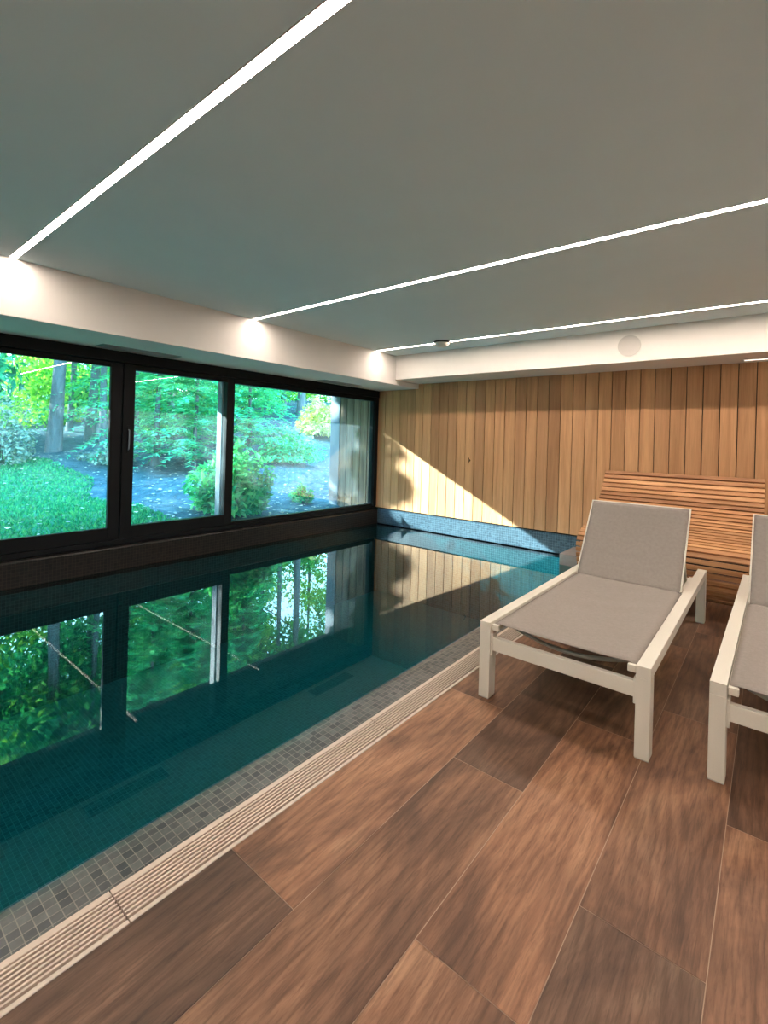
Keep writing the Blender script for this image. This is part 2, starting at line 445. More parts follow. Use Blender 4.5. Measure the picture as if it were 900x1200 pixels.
q = MB().box(-4.75, -4.61, YF, -.36, -.2, 2.4); q.box(-4.75, -4.625, -.36, YB + .1, 1.936, 2.5); q.box(-4.75, -4.625, -.36, YB + .1, -.4, .2)
struct(q.build('wall_left', M['render']))
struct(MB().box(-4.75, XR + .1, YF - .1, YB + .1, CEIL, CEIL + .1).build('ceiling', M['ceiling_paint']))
struct(MB().box(-4.62, BULK_X, YF, YB - .001, BULK_Z, CEIL).build('bulkhead_beam', M['plaster_side'], bevel=.003))
struct(MB().box(BULK_X, XR, BEAM_Y, YB - .001, BEAM_Z, CEIL).build('ceiling_beam', M['plaster_side'], bevel=.003))

# ceiling strips
def strip(y, wd, x0, x1, label):
    r = empty('strip_light', (x0, y, CEIL))
    Lx = x1 - x0
    MB().box(.012, Lx, -wd / 2, wd / 2, -.0015, .0).build('diffuser', M['strip'], r)
    q = MB().box(0, Lx, -wd / 2 - .003, -wd / 2, -.003, 0); q.box(0, Lx, wd / 2, wd / 2 + .003, -.003, 0); q.box(0, .004, -wd / 2, wd / 2, -.003, 0)
    q.build('housing', M['strip_housing'], r)
    tag(r, label, 'strip light', 'recessed ceiling light strips')
strip(.838, .036, BULK_X + .002, 2.2, 'wide looking bright ceiling light strip nearest the camera, crossing the upper left corner')
strip(2.675, .036, BULK_X + .002, 2.2, 'middle ceiling light strip running from the white bulkhead to the right edge')
strip(4.47, .036, BULK_X + .002, 2.2, 'ceiling light strip closest to the timber wall, with a smoke detector on it')

strip(-1.0, .036, BULK_X + .002, 2.2, 'added unseen ceiling light strip behind the camera, lighting the foreground')  # extra strip out of view, put in to help light the foreground
# smoke detector
r = empty('smoke_detector', (-2.83, 4.42, CEIL))
q = MB(); q.disc((0, 0), .088, -.016, -.003, 40); q.build('base', M['dark'], r)
q = MB()
prof = [(0, -.062), (.045, -.060), (.066, -.050), (.078, -.030), (.080, -.018), (0, -.018)]
vs = []; fs = []; n = 36
for (rr, z) in prof:
    for k in range(n): vs.append((rr * math.cos(2 * PI * k / n), rr * math.sin(2 * PI * k / n), z))
for a in range(len(prof) - 1):
    for k in range(n): fs.append([a * n + k, a * n + (k + 1) % n, (a + 1) * n + (k + 1) % n, (a + 1) * n + k])
q.add(vs, fs, 0, .5, True); q.build('cover', M['plastic'], r)
tag(r, 'small round smoke detector on the ceiling over the far light strip', 'smoke detector')

# round loudspeaker set in the beam
r = empty('ceiling_speaker', (-1.058, BEAM_Y, 2.152))
n = 48
q = MB(); q.prism([(.104 * math.cos(2 * PI * k / n), .104 * math.sin(2 * PI * k / n)) for k in range(n)], -.003, .0, 'y'); q.build('rim', M['plastic'], r)
q = MB(); q.prism([(.098 * math.cos(2 * PI * k / n), .098 * math.sin(2 * PI * k / n)) for k in range(n)], -.006, -.002, 'y'); q.build('grille', M['speaker'], r)
tag(r, 'flush round grey loudspeaker in the white beam above the timber wall', 'speaker')

# linear vents in the bulkhead underside
def vent(x0, x1, y0, y1, label):
    r = empty('air_vent', ((x0 + x1) / 2, (y0 + y1) / 2, BULK_Z))
    a, c = (x1 - x0) / 2, (y1 - y0) / 2
    q = MB()
    q.box(-a, a, -c, -c + .02, -.006, 0); q.box(-a, a, c - .02, c, -.006, 0); q.box(-a, -a + .02, -c, c, -.006, 0); q.box(a - .02, a, -c, c, -.006, 0)
    q.build('frame', M['vent'], r)
    MB().box(-a + .02, a - .02, -c + .02, c - .02, -.0015, 0).build('recess', M['vent_dark'], r)
    q = MB(); n = 5; p = (2 * a - .04) / n
    for k in range(n): q.box(-a + .02 + k * p + p * .3, -a + .02 + k * p + p * .62, -c + .02, c - .02, -.005, -.0016)
    q.build('louvre', M['vent'], r)
    tag(r, label, 'air vent', 'slot air vents under the bulkhead')
vent(-4.44, -4.27, 1.55, 2.22, 'slotted air vent in the bulkhead underside above the left window mullion')
vent(-4.44, -4.28, 4.06, 4.74, 'slotted air vent in the bulkhead underside near the timber wall')

# slot light under the beam
r = empty('slot_light', (-.22, 5.19, BEAM_Z))
MB().box(.01, 1.2, .005, .055, -.003, 0).build('diffuser', M['slot'], r)
q = MB().box(0, 1.21, 0, .005, -.005, 0); q.box(0, 1.21, .055, .06, -.005, 0); q.box(0, .01, .005, .055, -.005, 0); q.build('housing', M['plastic'], r)
tag(r, 'pale slot light under the beam at the right edge', 'slot light')

# coat hook on the boards
r = empty('wall_hook', (-2.985, YB, .985))
q = MB(); q.prism([(.010 * math.cos(2 * PI * k / 20), .014 * math.sin(2 * PI * k / 20)) for k in range(20)], -.004, 0, 'y'); q.build('plate', M['brass'], r)
MB().tube([(0, -.003, .0), (0, -.022, -.004), (0, -.032, -.016), (0, -.030, -.028), (.0, -.018, -.030)], .0055, 8).build('hook', M['brass'], r)
MB().tube([(-.004, -.003, .006), (-.008, -.014, .022), (-.009, -.018, .034)], .0045, 8).build('prong', M['brass'], r)
tag(r, 'small dark metal hook on the timber boards above the pool end', 'hook')

# ================================================================== WINDOWS
def bar(q, x0, x1, y0, y1, z0, z1): q.box(x0, x1, y0, y1, z0, z1, 0, .5, b=.003)
q = MB()
bar(q, -4.625, -4.51, -.36, YB - .001, 1.838, 1.934)          # head
bar(q, -4.625, -4.53, -.36, YB - .001, .205, .247)            # bottom track
bar(q, -4.625, -4.52, 5.318, YB - .001, .247, 1.838)          # right jamb
bar(q, -4.625, -4.52, -.36, -.28, .247, 1.838)
q2 = q.build('window_surround_frame', M['frame']); struct(q2)
q = MB(); q.box(-4.712, -4.6255, 2.872, 2.962, .2, 1.93, b=.004)
struct(q.build('window_outer_post_frame', M['alu']))

def sash(n, y0, y1, z0, z1, sl, sr, sb, st, x=XG, deep=.028, handle=None):
    r = empty('window_%d' % n, (x, y0, z0)); struct(r)
    W, Hh = y1 - y0, z1 - z0
    q = MB()
    q.box(-deep, deep + .014, 0, sl, 0, Hh, b=.004); q.box(-deep, deep + .014, W - sr, W, 0, Hh, b=.004)
    q.box(-deep, deep + .012, sl, W - sr, 0, sb, b=.003); q.box(-deep, deep + .012, sl, W - sr, Hh - st, Hh, b=.003)
    q.build('sash_frame', M['frame'], r)
    g = MB(); g.box(-.006, .006, sl - .004, W - sr + .004, sb - .004, Hh - st + .004)
    g.build('pane', M['glass'], r)
    if handle:
        h = MB(); h.box(.042, .048, handle - .014, handle + .014, .78, 1.03, b=.002); h.build('handle_plate', M['frame'], r)
        h = MB(); h.tube([(.046, handle, .99), (.060, handle, .985), (.062, handle, .93), (.062, handle, .87), (.058, handle, .815), (.046, handle, .81)], .006, 8)
        h.build('handle', M['alu'], r)
    return r
sash(1, -.28, 1.831, .248, 1.837, .1, .10, .112, .044, deep=.012)
sash(2, 1.833, 2.962, .248, 1.837, .100, .078, .112, .050, handle=.05)
sash(3, 2.964, 5.317, .248, 1.837, .012, .012, .03, .055)

# ================================================================== OUTSIDE
def ground_z(x, y):
    d = max(0, -4.62 - x); d2 = min(d, 13 + .25 * (d - 13)) if d > 13 else d
    yy = max(0, y - 1)
    yy = min(yy, 15)
    return .08 + .045 * d2 + .0125 * d2 * yy * (1 if d2 < 12 else 1) + .05 * math.sin(x * 1.3 + y) * min(1, d / 3) + .04 * math.sin(y * 2.1 - x * .7) * min(1, d / 3)
def grid(x0, x1, y0, y1, nx, ny, dz=0, edge=None):
    q = MB(); vs = []; fs = []
    for i in range(nx + 1):
        for j in range(ny + 1):
            x = x0 + (x1 - x0) * i / nx
            ya, yb = y0, (edge(x) if edge else y1)
            y = ya + (yb - ya) * j / ny
            vs.append((x, y, ground_z(x, y) + dz - (.03 if (edge and j == ny) else 0)))
    for i in range(nx):
        for j in range(ny):
            a = i * (ny + 1) + j; fs.append([a, a + ny + 1, a + ny + 2, a + 1])
    q.add(vs, fs, 0, .5, True); return q
struct(grid(-45, -4.63, -22, 40, 120, 160).build('ground', M['mulch'], fixn=False))
edge = lambda x: 2.95 + .18 * math.sin(x * 1.1) + .1 * math.sin(x * 2.7 + 1)
struct(grid(-15.5, -4.63, -8, 0, 60, 50, .022, edge).build('lawn', M['lawn'], fixn=False))
# grass
vs = []; fs = []
for k in range(26000):
    x = -4.8 - 9.5 * random.random() ** 1.5; y = random.uniform(.2, edge(x) + .05)
    if y < .15 * -x: continue
    z = ground_z(x, y) + .02; a = random.uniform(0, 2 * PI); h = random.uniform(.02, .05); wd = .006 + .0012 * -x
    lx, ly = random.uniform(-.03, .03), random.uniform(-.03, .03); o = len(vs)
    vs += [(x - wd * math.cos(a), y - wd * math.sin(a), z), (x + wd * math.cos(a), y + wd * math.sin(a), z), (x + lx, y + ly, z + h)]
    fs.append([o, o + 1, o + 2])
g = MB().add(vs, fs, 0, .5).build('grass_blades', M['grass'], fixn=False); tag(g, 'green lawn grass outside the left windows', 'grass', None, 'stuff')
# leaf litter
q = MB()
for k in range(3000):
    x = -4.9 - 14 * random.random() ** 1.4; y = random.uniform(.15 * -x, 1.15 * -x + 1)
    if y < edge(x) and random.random() < .7 or (x > -5.8 and y > 5.2): continue
    s = random.uniform(.015, .04); z = ground_z(x, y) + (.03 if y > edge(x) else .07); a = random.uniform(0, 6.28); t = random.uniform(-.4, .4)
    ca, sa = math.cos(a) * s, math.sin(a) * s
    q.add([(x - ca, y - sa, z), (x + sa * .6, y - ca * .6, z + t * s), (x + ca, y + sa, z), (x - sa * .6, y + ca * .6, z - t * s * .3)], [[0, 1, 2, 3]], 0, .5)
tag(q.build('fallen_leaves', M['litter'], fixn=False), 'pale fallen leaves scattered over the mulch and lawn', 'fallen leaves', None, 'stuff')

# wing wall, post, eave
q = boards_wall('outside_cladding_wall', -5.37, -4.64, -.1, 1.93, 5.45, .146, -5.37 + .0, [M['outplank'], M['black_gap']], gap=.006); struct(q)
struct(MB().box(-5.57, -5.372, 5.435, 5.60, -.1, 1.93, b=.004).build('outside_corner_trim', M['alu']))
struct(MB().box(-5.57, -4.62, -6, 6, 1.932, 2.14).build('roof_eave_slab', M['soffit']))

def leafquads(q, pts, size, rnd=random, stretch=1.6):
    for (p, nrm) in pts:
        s = size * random.uniform(.6, 1.25)
        a = Vector((random.gauss(0, 1), random.gauss(0, 1), random.gauss(0, .6))).normalized()
        n_ = (nrm + Vector((random.gauss(0, .5), random.gauss(0, .5), random.gauss(0, .5)))).normalized()
        u = a.cross(n_)
        if u.length < .1: continue
        u.normalize(); v = n_.cross(u)
        o = len(q.v)
        q.v += [tuple(p - u * s * stretch * .5), tuple(p + v * s * .42 + n_ * s * .1), tuple(p + u * s * stretch * .5), tuple(p - v * s * .42 + n_ * s * .1)]
        q.f.append((o, o + 1, o + 2, o + 3)); q.m.append(0); q.r.append(.5); q.smooth.append(False)

def crown_mesh(rad, h, n, size, clumps, seed):
    random.seed(seed); q = MB(); cl = []
    for k in range(clumps):
        th = random.uniform(0, 2 * PI); zz = random.random() ; r = rad * math.sqrt(random.random()) * (1.05 - .75 * abs(zz - .4) ** 1.3)
        cl.append((Vector((r * math.cos(th), r * math.sin(th), zz * h)), random.uniform(.25, .5) * rad))
    pts = []
    for k in range(n):
        c, cr = random.choice(cl)
        d = Vector((random.gauss(0, 1), random.gauss(0, 1), random.gauss(0, .7))).normalized() * cr * random.random() ** .4
        pts.append((c + d, (d.normalized() + Vector((0, 0, .8))).normalized()))
    leafquads(q, pts, size); return q

def trunk_mb(h, r0, bend, seed, limbs=6, zl=.35, spread=1.6):
    random.seed(seed); q = MB(); P = []
    for k in range(9):
        t = k / 8; P.append((bend * math.sin(t * 2.2) + random.uniform(-.03, .03), bend * .5 * t * t, t * h))
    q.tube(P, [r0 * (1.25 if k == 0 else 1 - .75 * k / 8) for k in range(9)], 10)
    for k in range(limbs):
        t = random.uniform(zl, .95); th = random.uniform(0, 2 * PI); z = t * h; Lb = spread * random.uniform(.6, 1)
        x0, y0 = bend * math.sin(t * 2.2), bend * .5 * t * t
        q.tube([(x0, y0, z), (x0 + .5 * Lb * math.cos(th), y0 + .5 * Lb * math.sin(th), z + .35 * Lb), (x0 + Lb * math.cos(th), y0 + Lb * math.sin(th), z + .9 * Lb)],
               [r0 * .35 * (1.1 - t), r0 * .22 * (1.1 - t), r0 * .08], 6)
    return q

def tree(name, x, y, trunk, crown, cmat, zc, label, group=None, cat='tree', rz=0, sc=1, under=.1, zs=1):
    r = empty(name, (x, y, ground_z(x, y) - under), rz); r.scale = (sc, sc, sc * zs)
    t = trunk if isinstance(trunk, bpy.types.Mesh) else None
    for nm, me, z in (('trunk', trunk, 0), ('crown', crown, zc)):
        if me is None: continue
        o = bpy.data.objects.new(nm, me); COL.objects.link(o); o.parent = r; o.location = (0, 0, z)
        if nm == 'crown' and cmat is not None:
            o.material_slots[0].link = 'OBJECT'; o.material_slots[0].material = cmat
    tag(r, label, cat, group); return r

def as_mesh(q, name, mat):
    o = q.build(name, mat, fixn=False); me = o.data; bpy.data.objects.remove(o); return me
crowns = [as_mesh(crown_mesh(3.0, 8.5, 6000, .17, 40, 100 + k), 'crown', M['leaf_green']) for k in range(4)]
thin_crown = as_mesh(crown_mesh(2.6, 8.0, 3600, .16, 30, 150), 'crown', M['leaf_green'])
trunks = [as_mesh(trunk_mb(12, .12, .35 * (-1) ** k, 200 + k, 9, .3, 2.2), 'trunk', M['bark']) for k in range(3)]
big_trunk = as_mesh(trunk_mb(13, .15, .3, 210, 8, .42, 2.6), 'trunk', M['bark'])
thin_trunk = as_mesh(trunk_mb(11, .085, .25, 211, 7, .35, 1.4), 'trunk', M['bark'])

GT = 'tall leafy trees in the wood beyond the windows'
LT = 'tall leafy tree in the shady wood beyond the pool windows'
def at(px_t, X): return (-X, X * px_t)
# near named trunks
x, y = at(.287, 13.5); tree('woodland_tree', x, y, big_trunk, crowns[0], M['leaf_green'], 4.6, 'thick dark trunked tree at the far edge of the lawn, left window', cat='tree', rz=.4)
x, y = at(.310, 16.5); tree('woodland_tree', x, y, thin_trunk, thin_crown, M['leaf_teal'], 4.2, 'thin trunked tree just right of the thick trunk in the left window', cat='tree', rz=1.)
x, y = at(.346, 14.5); tree('woodland_tree', x, y, trunks[0], thin_crown, M['leaf_teal'], 3.6, 'straight medium trunk standing in the middle of the left window, right of the thick trunk', cat='tree', rz=2.)
x, y = at(.368, 13.0); tree('woodland_tree', x, y, thin_trunk, thin_crown, M['leaf_green'], 4.0, 'slim tree beside the mullion at the right of the left window', cat='tree', rz=3.)
x, y = at(.862, 15.5); tree('woodland_tree', x, y, big_trunk, crowns[1], M['leaf_green'], 4.8, 'thick trunk at the top of the slope, seen in the right window', cat='tree', rz=2.2, sc=1.1)
rs = random.Random(5)
spec = [(.26, 27, 1), (.17, 24, 0), (.40, 24, 0), (.50, 15.5, 1), (.58, 22, 0), (.66, 17, 1), (.75, 20, 0), (.90, 22, 1), (1.0, 15, 0), (1.12, 21, 1), (.80, 16, 0), (.68, 24, 0), (.48, 28, 1), (.70, 29, 0), (.14, 29, 1)]
mats3 = [M['leaf_green'], M['leaf_lime'], M['leaf_teal']]
for k, (t, X, mi) in enumerate(spec):
    x, y = at(t, X)
    tree('woodland_tree', x, y, trunks[k % 3], crowns[k % 4], mats3[mi], rs.uniform(4.4, 5.4), LT, GT, 'tree', rs.uniform(0, 6), rs.uniform(.9, 1.2))

# understorey bushes in the distance
bush = [as_mesh(crown_mesh(1.5, 2.2, 3800, .10, 26, 300 + k), 'bush', M['leaf_lime']) for k in range(2)]
bs = [(.10, 17, 1), (.235, 21, 1), (.27, 23, 1), (.31, 25, 1), (.33, 19, 1), (.37, 20, 1), (.41, 16, 0), (.47, 20, 1), (.53, 17, 0), (.60, 18, 1), (.67, 17, 0), (.72, 21, 1), (.78, 20, 1), (.86, 21, 0), (.95, 20, 1)]
for k, (t, X, mi) in enumerate(bs):
    x, y = at(t, X); o = bpy.data.objects.new('woodland_bush', bush[k % 2]); COL.objects.link(o)
    o.location = (x, y, ground_z(x, y) - .1); o.rotation_euler = (0, 0, k); s = rs.uniform(.9, 1.4); o.scale = (s, s, s)
    o.material_slots[0].link = 'OBJECT'; o.material_slots[0].material = [M['leaf_green'], M['leaf_lime'], M['leaf_teal'], M['twig']][mi]
    tag(o, 'leafy undergrowth bush among the trunks at the back of the garden', 'bush', 'undergrowth bushes between the far trunks')

# conifers with feathery drooping boughs
def conifer(h, rad, seed, n_wh=15, size=.16):
    random.seed(seed); q = MB(); pts = 0
    for w in range(n_wh):
        t = w / (n_wh - 1); z = .35 + t * (h - .4); R = rad * (1 - t) ** .75 + .12
        for b_ in range(9):
            th = random.uniform(0, 2 * PI); Lr = R * random.uniform(.75, 1.1)
            for s in range(34):
                u = (s + random.random()) / 34; r = Lr * u
                zz = z + .18 * Lr * math.sin(u * 2.4) - .22 * Lr * u * u + random.uniform(-.04, .04)
                p = Vector((r * math.cos(th), r * math.sin(th), zz))
                for c in range(2):
                    side = random.choice((-1, 1)); a = th + side * random.uniform(.5, 1.2)
                    d = Vector((math.cos(a), math.sin(a), random.uniform(-.45, .15))) * size * random.uniform(.7, 1.4) * (1.15 - .5 * u)
                    wv = Vector((-math.sin(a), math.cos(a), random.uniform(-.4, .4))) * .016
                    o = len(q.v); q.v += [tuple(p - wv), tuple(p + wv), tuple(p + d * .6 + wv * 1.3), tuple(p + d)]
                    q.f.append((o, o + 1, o + 2, o + 3)); q.m.append(0); q.r.append(.5); q.smooth.append(False)
    return q
con = [as_mesh(conifer(4.8, 1.9, 41, 17), 'boughs', M['needle']), as_mesh(conifer(3.2, 1.35, 42, 13), 'boughs', M['needle'])]
cst = as_mesh(trunk_mb(4.2, .07, .05, 43, 0), 'trunk', M['bark'])
def pine(t, X, k, sc, label, rz):
    x, y = at(t, X); r = empty('pine_tree', (x, y, ground_z(x, y) - .05), rz); r.scale = (sc,) * 3
    for nm, me in (('trunk', cst), ('boughs', con[k])):
        o = bpy.data.objects.new(nm, me); COL.objects.link(o); o.parent = r
        if nm == 'trunk' and k == 1: o.scale = (.8, .8, .72)
    tag(r, label, 'pine tree')
pine(.47, 10.3, 0, 1., 'feathery young pine filling the left half of the middle window', .3)
pine(.555, 9.2, 1, .95, 'soft drooping pine in the right half of the middle window', 1.7)
pine(.70, 9.6, 1, 1., 'feathery green pine on the slope at the left of the right window', 2.9)
pine(.43, 13.5, 0, 1.2, 'dim pine behind the mullion beside the handle', 4.)
pine(.62, 12.0, 0, 1.25, 'taller pine behind the frame bar between middle and right windows', 5.)

# near leafy shrub and smaller ones
def shrub(name, x, y, rad, h, n, size, mat, label, seed, cat='shrub', stems=7):
    r = empty(name, (x, y, ground_z(x, y)), 0); random.seed(seed)
    q = MB(); pts = []
    for k in range(n):
        th = random.uniform(0, 2 * PI); ph = math.acos(random.uniform(-.15, 1)); s = random.random() ** .3
        w_ = 1 + .22 * math.sin(3 * th + seed) + .15 * math.sin(5 * ph + 2 * th)
        d = Vector((math.sin(ph) * math.cos(th) * rad, math.sin(ph) * math.sin(th) * rad, (math.cos(ph) * .8 + .2) * h)) * s * w_
        pts.append((d, (d.normalized() * .5 + Vector((0, 0, 1))).normalized()))
    leafquads(q, pts, size, stretch=2.0)
    q.build('foliage', mat, r, fixn=False)
    q = MB()
    for k in range(stems):
        th = random.uniform(0, 2 * PI); a = rad * .7 * random.random()
        q.tube([(0.03 * math.cos(th), .03 * math.sin(th), -.05), (a * .5 * math.cos(th), a * .5 * math.sin(th), h * .4), (a * math.cos(th), a * math.sin(th), h * .8)], [.012, .009, .004], 6)
    q.build('stem', M['bark'], r)
    return tag(r, label, cat)
shrub('leafy_shrub', -5.62, 3.70, .50, .82, 2600, .075, M['shrubleaf'], 'bright green leafy shrub right outside the windows, behind the narrow frame bar', 3)
shrub('leafy_shrub', -5.75, 5.02, .16, .26, 500, .045, M['shrubleaf'], 'small green shrub at the foot of the outside timber wall', 4)
shrub('leafy_shrub', -11.6, 10.9, .85, 1.15, 2200, .10, M['paleleaf'], 'pale yellow green bush lit by the sun at the top of the slope', 5)
shrub('leafy_shrub', -8.6, 7.1, .65, .55, 1600, .07, M['shrubleaf'], 'low spreading green shrub halfway up the slope in the right window', 6)
shrub('leafy_shrub', -10.2, 8.3, .7, .6, 1300, .08, M['twig'], 'dull twiggy shrub on the slope above the low green shrub', 7)
shrub('leafy_shrub', -11.2, 2.35, .62, 1.35, 3200, .04, M['twig'], 'greyish twiggy bush at the left edge beyond the lawn', 8)
shrub('leafy_shrub', -10.6, 4.0, .5, .3, 500, .06, M['twig'], 'sparse low plant on the mulch between lawn and trunks', 9)

# shade trees to the left of the view, between the sun and the lawn
sh = as_mesh(crown_mesh(1.9, 3.0, 4600, .15, 30, 400), 'crown', M['leaf_green'])
for k, (x, y, zc, s, zs) in enumerate([(-12.2, -1.8, .9, .85, .85), (-14.5, -4.6, 1.5, 1.1, .95), (-11.0, -4.6, 1.2, 1.1, 1.), (-15.5, -.6, 1.2, 1.0, .95), (-17.5, -6.5, 1.6, 1.3, 1.), (-9.4, -3.2, .8, .9, .9), (-13.4, 1.0, 1.0, .9, 1.1), (-18.5, .5, 1.5, 1.2, 1.2), (-13.5, -8.5, 1.6, 1.3, 1.2), (-8.6, -5.8, 1.0, 1., 1.)]):
    tree('garden_tree', x, y, thin_trunk if k % 2 else None, sh, M['leaf_green'] if k % 2 else M['leaf_teal'], zc, 'low bushy garden tree left of the lawn', 'low bushy trees beside the lawn', 'tree', k * 1.1, s, zs=zs)
sc_ = as_mesh(crown_mesh(.50, 1.15, 3000, .10, 34, 401), 'crown', M['leaf_green'])
tree('garden_tree', -12.0, .45, thin_trunk, sc_, M['leaf_green'], 3.95, 'unseen slim tree left of the view, crown shaped to shade the wall', cat='tree')  # unseen; crown placed to shade the left end of the wall's sun patch
random.seed(11)

# ================================================================== SUN LOUNGERS
def make_lounger():
    r = empty('sun_lounger'); A = .361; Ln = 1.965; T = .052; Zt = .36; mt = M['metal']
    for s in (-1, 1):
        MB().box(min(s * A, s * (A - T)), max(s * A, s * (A - T)), 0, Ln, Zt - .047, Zt, b=.0025).build('side_rail', mt, r)
        for yy in (0, Ln - .065):
            lg = MB().box(min(s * A, s * (A - T)), max(s * A, s * (A - T)), yy, yy + .065, .004, Zt - .0465, b=.002).build('leg', mt, r)
            MB().box(min(s * A, s * (A - T)) + .002, max(s * A, s * (A - T)) - .002, yy + .002, yy + .063, 0, .005).build('foot_glide', M['rubber'], lg)
    I = A - T
    for yy in (.012, Ln - .045):
        cb = MB().box(-I, I, yy, yy + .028, .228, .290, b=.003).build('cross_bar', mt, r)
        MB().box(-I, -I + .010, yy - .004, yy + .040, .205, .305, b=.002).build('bracket', mt, cb)
        MB().box(I - .010, I, yy - .004, yy + .040, .205, .305, b=.002).build('bracket', mt, cb)
    hy = 1.235
    for s in (-1, 1):
        tb = MB().box(min(s * I, s * (I - .026)) + (.001 if s < 0 else 0), max(s * I, s * (I - .026)) - (.001 if s > 0 else 0), .030, hy + .5, .322, .345, b=.004).build('seat_tube', mt, r)
        MB().box(min(s * (I - .002), s * (I - .034)), max(s * (I - .002), s * (I - .034)), .012, .034, .322, .350, b=.004).build('end_cap', mt, tb)
    # curved support bows under the sling
    for yy in (.16, .62, 1.05):
        MB().tube([(-I + .02 + (2 * I - .04) * k / 14, yy, .325 - .062 * math.sin(PI * k / 14) ** .8) for k in range(15)], .010, 8).build('support_bow', M['bow'], r)
    # seat sling
    def sling(name, P, nx=22, ny=30, th=.003):
        q = MB(); vs = []; fs = []
        for l in (0, 1):
            for j in range(ny + 1):
                for i in range(nx + 1):
                    p = P(i / nx, j / ny); vs.append((p[0], p[1], p[2] - l * th))
        n = (nx + 1) * (ny + 1)
        for l in (0, 1):
            for j in range(ny):
                for i in range(nx):
                    a = l * n + j * (nx + 1) + i; f = [a, a + 1, a + nx + 2, a + nx + 1]; fs.append(f if l == 0 else f[::-1])
        for i in range(nx):
            fs.append([i, n + i, n + i + 1, i + 1]); a = ny * (nx + 1) + i; fs.append([a, a + 1, n + a + 1, n + a])
        for j in range(ny):
            a = j * (nx + 1); fs.append([a, a + nx + 1, n + a + nx + 1, n + a]); a += nx; fs.append([a, n + a, n + a + nx + 1, a + nx + 1])
        q.add(vs, fs, 0, .5, True); return q.build(name, M['fabric'], r, fixn=False)
    W = I - .004
    def seat(u, v):
        e = abs(2 * u - 1); sag = -.018 * (1 - e ** 2.2) * min(1, .35 + v * 3) * min(1, (1 - v) * 4 + .0)
        wr = .0025 * math.sin(v * 34 + 2.0 * math.sin(u * 5)) * (1 - e * e) * (.3 + .7 * (v > .45) * (v < .75))
        z = .357 + sag + wr
        if e > .93: z -= (e - .93) * .14
        return ((2 * u - 1) * W, .030 + v * (hy + .006 - .030), z)
    sling('seat_sling', seat)
    bl, ang = .565, math.radians(54); by0, bz0 = hy, .357
    def back(u, v):
        e = abs(2 * u - 1); s = v * bl; off = -.012 * (1 - e ** 2) * math.sin(PI * min(1, v * 1.1)) + .003 * math.sin(v * 60 + 3 * u) * (v < .3) * (1 - e * e)
        return ((2 * u - 1) * (W - .011), by0 + s * math.cos(ang) - off * math.sin(ang), bz0 + s * math.sin(ang) + off * math.cos(ang))
    bk = sling('back_sling', back, 22, 22)
    ca, sa = math.cos(ang), math.sin(ang)
    Rm = Matrix.Translation((0, by0, bz0)) @ Matrix.Rotation(ang, 4, 'X')
    for s in (-1, 1):
        x0 = s * (W - .010); x1 = s * (W - .002)
        MB().box(min(x0, x1), max(x0, x1), 0, bl + .004, -.014, .002, b=.002, mat=Rm).build('back_tube', mt, r)
    MB().box(-W + .002, W - .002, bl - .004, bl + .008, -.016, -.002, b=.002, mat=Rm).build('top_tube', mt, r)
    # prop bar behind the backrest
    for s in (-1, 1):
        MB().tube([(s * (W - .03), by0 + .36 * ca, bz0 + .36 * sa - .02), (s * (W - .03), by0 + .40, .335)], .008, 8).build('prop_strut', mt, r)
    MB().box(-I, I, by0 + .395, by0 + .42, .322, .345, b=.003).build('prop_bar', mt, r)
    return r
l1 = make_lounger(); l1.location = (-.702, 2.065, 0); l1.rotation_euler = (0, 0, math.radians(-.0))
tag(l1, 'cream framed sun lounger with taupe sling standing beside the drain grate', 'sun lounger', 'sun loungers on the pool deck')
l2 = copy_tree(l1); l2.location = (.200, 2.112, 0); l2.rotation_euler = (0, 0, math.radians(-.6))
tag(l2, 'second sun lounger cut off by the right edge of the picture', 'sun lounger', 'sun loungers on the pool deck')

# ================================================================== SLATTED TIMBER LOUNGE
r = empty('slatted_lounge', (-.655, 4.13, 0))
ctrl = [(.30, .055), (.17, .075), (.07, .17), (.015, .30), (.01, .40), (.06, .468), (.16, .505), (.34, .555), (.50, .62), (.65, .715), (.76, .83), (.835, .93), (.870, .975), (.90, .965)]
def cr(p0, p1, p2, p3, t):
    return tuple(.5 * ((2 * p1[k]) + (-p0[k] + p2[k]) * t + (2 * p0[k] - 5 * p1[k] + 4 * p2[k] - p3[k]) * t * t + (-p0[k] + 3 * p1[k] - 3 * p2[k] + p3[k]) * t ** 3) for k in (0, 1))
path = []
for k in range(len(ctrl) - 1):
    a = ctrl[max(k - 1, 0)]; b_, c_ = ctrl[k], ctrl[k + 1]; d_ = ctrl[min(k + 2, len(ctrl) - 1)]
    for s in range(20): path.append(cr(a, b_, c_, d_, s / 20))
path.append(ctrl[-1])
cum = [0]
for k in range(1, len(path)): cum.append(cum[-1] + math.dist(path[k], path[k - 1]))
def along(s):
    for k in range(1, len(cum)):
        if cum[k] >= s:
            f = (s - cum[k - 1]) / max(1e-9, cum[k] - cum[k - 1])
            p = [path[k - 1][i] + f * (path[k][i] - path[k - 1][i]) for i in (0, 1)]
            t = (path[k][0] - path[k - 1][0], path[k][1] - path[k - 1][1]); l = math.hypot(*t) or 1
            return p, (t[0] / l, t[1] / l)
    return path[-1], (0, 1)
W2 = .612; pitch = .0485; sw = .0350; th = .020
q = MB(); s = sw / 2; n_sl = 0
while s < cum[-1]:
    (py, pz), (ty, tz) = along(s); ang = math.atan2(tz, ty)
    mat = Matrix.Translation((0, py, pz)) @ Matrix.Rotation(ang, 4, 'X')
    q.box(-W2, W2, -sw / 2, sw / 2, -th, 0, 0, random.random(), b=.0035, mat=mat); s += pitch; n_sl += 1
q.build('slatted_surface', M['slat'], r)
